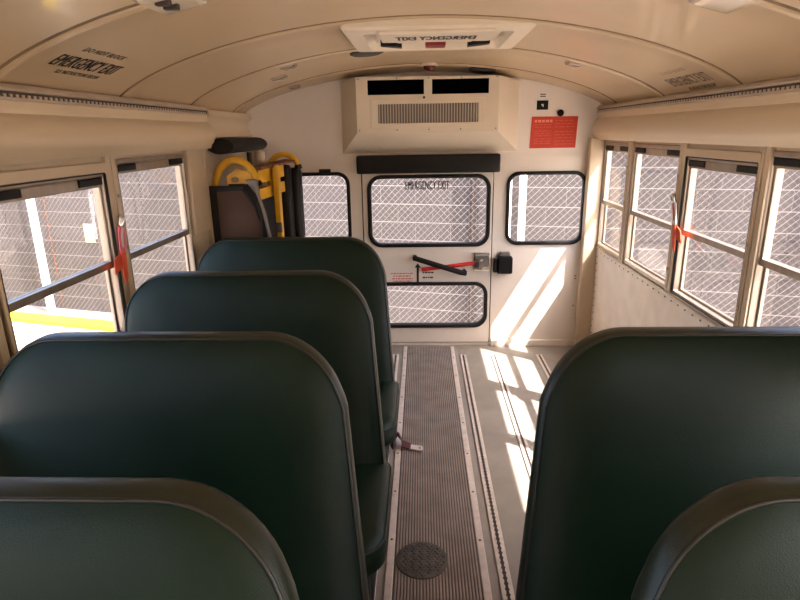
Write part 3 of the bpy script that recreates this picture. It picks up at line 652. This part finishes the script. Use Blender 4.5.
# yellow side plates and arms
link('bracket_plate', plate([(-1.11, 1.24), (-1.02, 1.24), (-0.95, 1.27), (-0.95, 1.31), (-1.05, 1.34), (-1.11, 1.30)], [rrect(-1.085, -1.045, 1.265, 1.295, 0.012)], -0.055, -0.04, lm, 0.002), 'yellow_paint', lf)
B().box(-1.10, -1.01, LY + 0.02, LY + 0.05, 1.18, 1.26, 0.006).build('hinge_block', 'lift_black', lf)
B().box(-1.00, -0.935, LY + 0.0, LY + 0.04, 1.20, 1.285, 0.01).build('hinge_block', 'lift_steel', lf)
b = B()
for (z0, z1) in ((1.255, 1.325), (1.165, 1.225)):
    q = [Vector((-0.945, LY + 0.08, z0)), Vector((-0.885, 3.55, z0 + 0.015)), Vector((-0.885, 3.55, z1 + 0.015)), Vector((-0.945, LY + 0.08, z1))]
    b = B().loops([q, [p + Vector((-0.02, 0, 0)) for p in q]]); b.build('lift_arm', 'yellow_paint', lf)
q = [Vector((-0.97, LY + 0.06, 1.352)), Vector((-0.92, LY + 0.06, 1.345)), Vector((-0.83, 3.66, 1.362)), Vector((-0.90, 3.66, 1.368))]
B().loops([q, [p + Vector((0, 0, -0.012)) for p in q]]).build('top_link', 'rust', lf)
B().box(-0.905, -0.872, 3.34, 3.40, 0.05, 1.345, 0.006).build('mast', 'yellow_paint', lf)
B().box(-0.905, -0.868, 3.332, 3.345, 0.96, 1.02, 0.004).build('mast_clamp', 'lift_steel', lf)
B().box(-0.945, -0.862, 3.60, 3.68, 0.02, 1.335, 0.025).build('column', 'lift_black', lf, True, 50)
B().box(-0.90, -0.822, 3.69, 3.80, 0.02, 1.31, 0.025).build('column', 'lift_black', lf, True, 50)
B().box(-1.19, -0.96, 3.18, 3.86, 0.04, 1.16, 0.01).build('platform', 'lift_black', lf)
B().tube([(-1.03, 3.35, 1.16), (-1.03, 3.35, 1.42)], 0.014, 8).build('cylinder_rod', 'lift_black', lf, True, 50)
B().tube([(-1.00, 3.46, 1.16), (-1.00, 3.46, 1.42)], 0.03, 10).build('cylinder', 'cream', lf, True, 50)
b = B(); b.tube([(XL + 0.077, 3.20, 1.457), (XL + 0.077, 3.205, 1.457), (XL + 0.077, 3.92, 1.457)], 0.05, 16, flat=(0.042, 0.074))
tag(b.build('lift_door_pad', 'black_vinyl', None, True, 50), 'black padded roll above the folded wheelchair lift', 'pad')

# ------------------------------------------------------------------ ceiling fittings
def on_ceil(x, y, d=0.0): return Vector((x, y, zc(x, y))) + nc(x, y) * d
def cframe(x, y):
    n = nc3(x, y); u = Vector((0, 1, 0)); u = (u - n * u.dot(n)).normalized(); v = n.cross(u).normalized(); return on_ceil(x, y), u, v, n
# roof hatch
hx0, hx1, hy0, hy1 = -0.35, 0.385, 2.325, 2.94
ht = thing('roof_hatch', ((hx0 + hx1) / 2, (hy0 + hy1) / 2, 1.885), 'cream roof escape hatch with red handle and exit lettering', 'roof hatch')
zf = 1.908
def rring(ls, mat_, name, par, cap=True):
    return B().loops([[Vector((x, y, z)) for x, y in rrect(a, c, d, e, r)] for (a, c, d, e, r, z) in ls], False, cap).build(name, mat_, par, True, 35)
rring([(hx0, hx1, hy0, hy1, 0.03, 1.925), (hx0, hx1, hy0, hy1, 0.03, zf - 0.016), (hx0 + .01, hx1 - .01, hy0 + .01, hy1 - .01, 0.025, zf - 0.026), (hx0 + .075, hx1 - .075, hy0 + .075, hy1 - .075, 0.02, zf - 0.030), (hx0 + .10, hx1 - .10, hy0 + .11, hy1 - .10, 0.02, zf + 0.0)], 'unit_paint', 'hatch_frame', ht, True)
B().box(hx0 + 0.14, hx1 - 0.15, hy0 + 0.015, hy0 + 0.24, zf - 0.040, zf - 0.024, 0.008).build('lid_bar', 'unit_paint', ht)
# lettering on the underside of the lid bar, its foot towards the camera's far side so that it reads upside down from here
lt_ = text('EMERGENCY EXIT', 0.31, 0.085, lambda u, v, w: Vector((0.165 - u, hy0 + 0.175 - v, zf - 0.0402 - w)), 0.0006, 0.03)
link('lettering', lt_, 'black_ink', ht)
B().box(-0.03, 0.055, hy0 + 0.27, hy0 + 0.33, zf - 0.052, zf - 0.018, 0.006).build('handle', 'dark_red', ht)
B().box(-0.15, 0.165, hy0 + 0.265, hy0 + 0.30, zf - 0.034, zf - 0.006, 0.004).build('handle_bar', 'unit_paint', ht)
for x0, x1 in ((-0.215, -0.13), (0.15, 0.235)):
    q = [Vector((x0 if x0 < 0 else x1, hy0 + 0.245, zf - 0.025)), Vector((x1 if x0 < 0 else x0, hy0 + 0.30, zf - 0.025)), Vector((x1 if x0 < 0 else x0, hy0 + 0.36, zf - 0.025)), Vector((x0 if x0 < 0 else x1, hy0 + 0.29, zf - 0.025))]
    B().loops([q, [p + Vector((0, 0, -0.022)) for p in q]]).build('hinge_arm', 'black_plastic', ht)
# speakers
for x, y, lb in ((-0.325, 3.17, 'round dark ceiling speaker at the left rear corner of the hatch'), (0.335, 3.86, 'round dark ceiling speaker right of the red lamp')):
    p, u, v, n = cframe(x, y)
    t = thing('ceiling_speaker', p, lb, 'speaker', 'ceiling speakers')
    ring = lambda r, d: [p + (u * math.cos(a * math.pi / 14) + v * math.sin(a * math.pi / 14)) * r + n * d for a in range(28)]
    B().loops([ring(0.088, -0.004), ring(0.088, 0.008), ring(0.078, 0.012)]).build('rim', 'speaker_cloth', t, True, 40)
    B().loops([ring(0.076, 0.011), ring(0.07, 0.015), ring(0.03, 0.017)]).build('cloth', 'speaker_cloth', t, True, 40)
# small lamps
for x, y, lx, ly, lb in ((-0.73, 3.14, 0.085, 0.11, 'small ceiling lamp on the left, nearest of a group of three'), (-0.845, 3.42, 0.085, 0.11, 'small clear ceiling lamp on the left, middle of a group of three'),
                         (-0.85, 3.86, 0.075, 0.09, 'small clear ceiling lamp on the left, closest to the rear wall'), (0.72, 3.13, 0.085, 0.11, 'small ceiling lamp on the right above the rear windows'),
                         (-0.70, 1.63, 0.13, 0.21, 'large ceiling lamp with dark contacts at the top left'), (0.735, 1.67, 0.12, 0.18, 'large cream ceiling lamp at the top right')):
    p, u, v, n = cframe(x, y); t = thing('ceiling_lamp', p, lb, 'lamp', 'ceiling lamps')
    rr = lambda k, d, r: [p + u * a + v * c + n * d for a, c in rrect(-ly / 2 * k, ly / 2 * k, -lx / 2 * k, lx / 2 * k, r, 3)]
    B().loops([rr(1, -0.004, 0.012), rr(1, 0.005, 0.012), rr(0.94, 0.007, 0.01)]).build('base', 'lens_plastic' if lx > 0.12 else 'aluminium', t, True, 40)
    B().loops([rr(0.86, 0.006, 0.01), rr(0.82, 0.012, 0.01), rr(0.6, 0.015, 0.008)]).build('lens', 'lens_plastic' if lx > 0.1 else 'lamp_lens', t, True, 40)
    if lx > 0.125:
        for k in (-0.02, 0.03): B().box(p.x - 0.02, p.x + 0.02, p.y + k - 0.035, p.y + k - 0.015, p.z - 0.026, p.z - 0.008, 0.004).build('contact', 'dark_slot', t)
# exit lettering on the curved edge of the ceiling
def decal(side, y, xb, rows, label, ink):
    s = side
    t = thing('exit_lettering', on_ceil(xb, y), label, 'lettering', 'ceiling exit lettering')
    for body, dy, v0, wd_, ht_, ik in rows:
        f = lambda u, v, w: on_ceil(xb - s * (v0 + v) * 0.88, y - s * (dy + u), 0.0012 + w)
        link('lettering', text(body, wd_, ht_, f, 0.0004, 0.02 if ht_ > 0.05 else 0.0), ik, t)
decal(-1, 1.735, -1.118, [('EMERGENCY EXIT', 0.0, 0.0, 0.345, 0.062, 'black_ink'), ('DO NOT BLOCK', 0.04, 0.095, 0.23, 0.026, 'black_ink'), ('SEE INSTRUCTIONS BELOW', 0.07, -0.034, 0.235, 0.018, 'black_ink')], 'black exit lettering on the ceiling above the left push-out window', 'black_ink')
decal(1, 2.80, 1.098, [('EMERGENCY EXIT', 0.0, 0.0, 0.365, 0.062, 'faded_ink'), ('DO NOT BLOCK', 0.06, 0.095, 0.23, 0.026, 'sign_print' if False else 'lens_plastic'), ('SEE INSTRUCTIONS BELOW', 0.09, -0.036, 0.235, 0.018, 'black_ink')], 'faint exit lettering on the ceiling above the right push-out window', 'faded_ink')  # the DO NOT BLOCK line is drawn pale, glare put into its colour

# ------------------------------------------------------------------ red release tags on the push-out windows
def release_tag(side, y, z, label):
    X = XR if side > 0 else XL; s = side; xi = X - s * 0.018
    t = thing('release_tag', (xi, y, z), label, 'tag', 'window release tags')
    m = lambda u, v, w: Vector((xi - s * w, y + u + (v * (0.10 if side < 0 else 0.25)), z + v))
    link('tag_plate', plate(rrect(-0.024, 0.024, 0.0, 0.105, 0.014), [], 0.004, 0.008, m, 0.001), 'pink_tag' if side < 0 else 'white_label', t)
    link('tag_mark', plate([(-0.008, 0.02), (0.004, 0.02), (0.006, 0.06), (0.014, 0.09), (0.002, 0.10), (-0.012, 0.06)], [], 0.008, 0.009, m), 'red_paint' if side > 0 else 'white_label', t)
    b = B(); b.tube([m(0.0, 0.10, 0.006), m(0.0, 0.125, 0.012), m(0.005, 0.135, 0.006)], 0.012, 10); b.build('ring', 'chrome', t, True, 50)
    b = B(); b.add([m(u, v, w) for w in (0.002, 0.006) for u, v in ((-0.016, 0.01), (0.018, 0.01), (0.022, -0.10), (0.0, -0.12), (-0.010, -0.09))], [(0, 1, 2, 3, 4), (9, 8, 7, 6, 5), (0, 5, 6, 1), (1, 6, 7, 2), (2, 7, 8, 3), (3, 8, 9, 4), (4, 9, 5, 0)])
    b.build('ribbon', 'red_ribbon', t)
    d = -1
    b = B(); b.add([m(u, v, w) for w in (-0.004, 0.0) for u, v in ((-0.01, 0.0), (-0.055, -0.02), (-0.06, -0.075), (-0.012, -0.06))], [(0, 1, 2, 3), (7, 6, 5, 4), (0, 4, 5, 1), (1, 5, 6, 2), (2, 6, 7, 3), (3, 7, 4, 0)])
    b.build('ribbon', 'red_ribbon', t)
release_tag(-1, 2.135, 1.09, 'pink and red release tag on the left push-out window')
release_tag(1, 2.715, 1.08, 'white and red release tag on the right push-out window')

# ------------------------------------------------------------------ front of the bus (behind the camera)
link('wall_front', plate(arch, [rrect(-0.95, 0.9, 1.0, 1.45, 0.06)], -0.05, 0.0, lambda u, v, w: Vector((u, YF + w, v))), 'cream')
tag(bpy.data.objects['wall_front'], 'front end wall with the windscreen opening, behind the camera', 'wall', kind='structure')
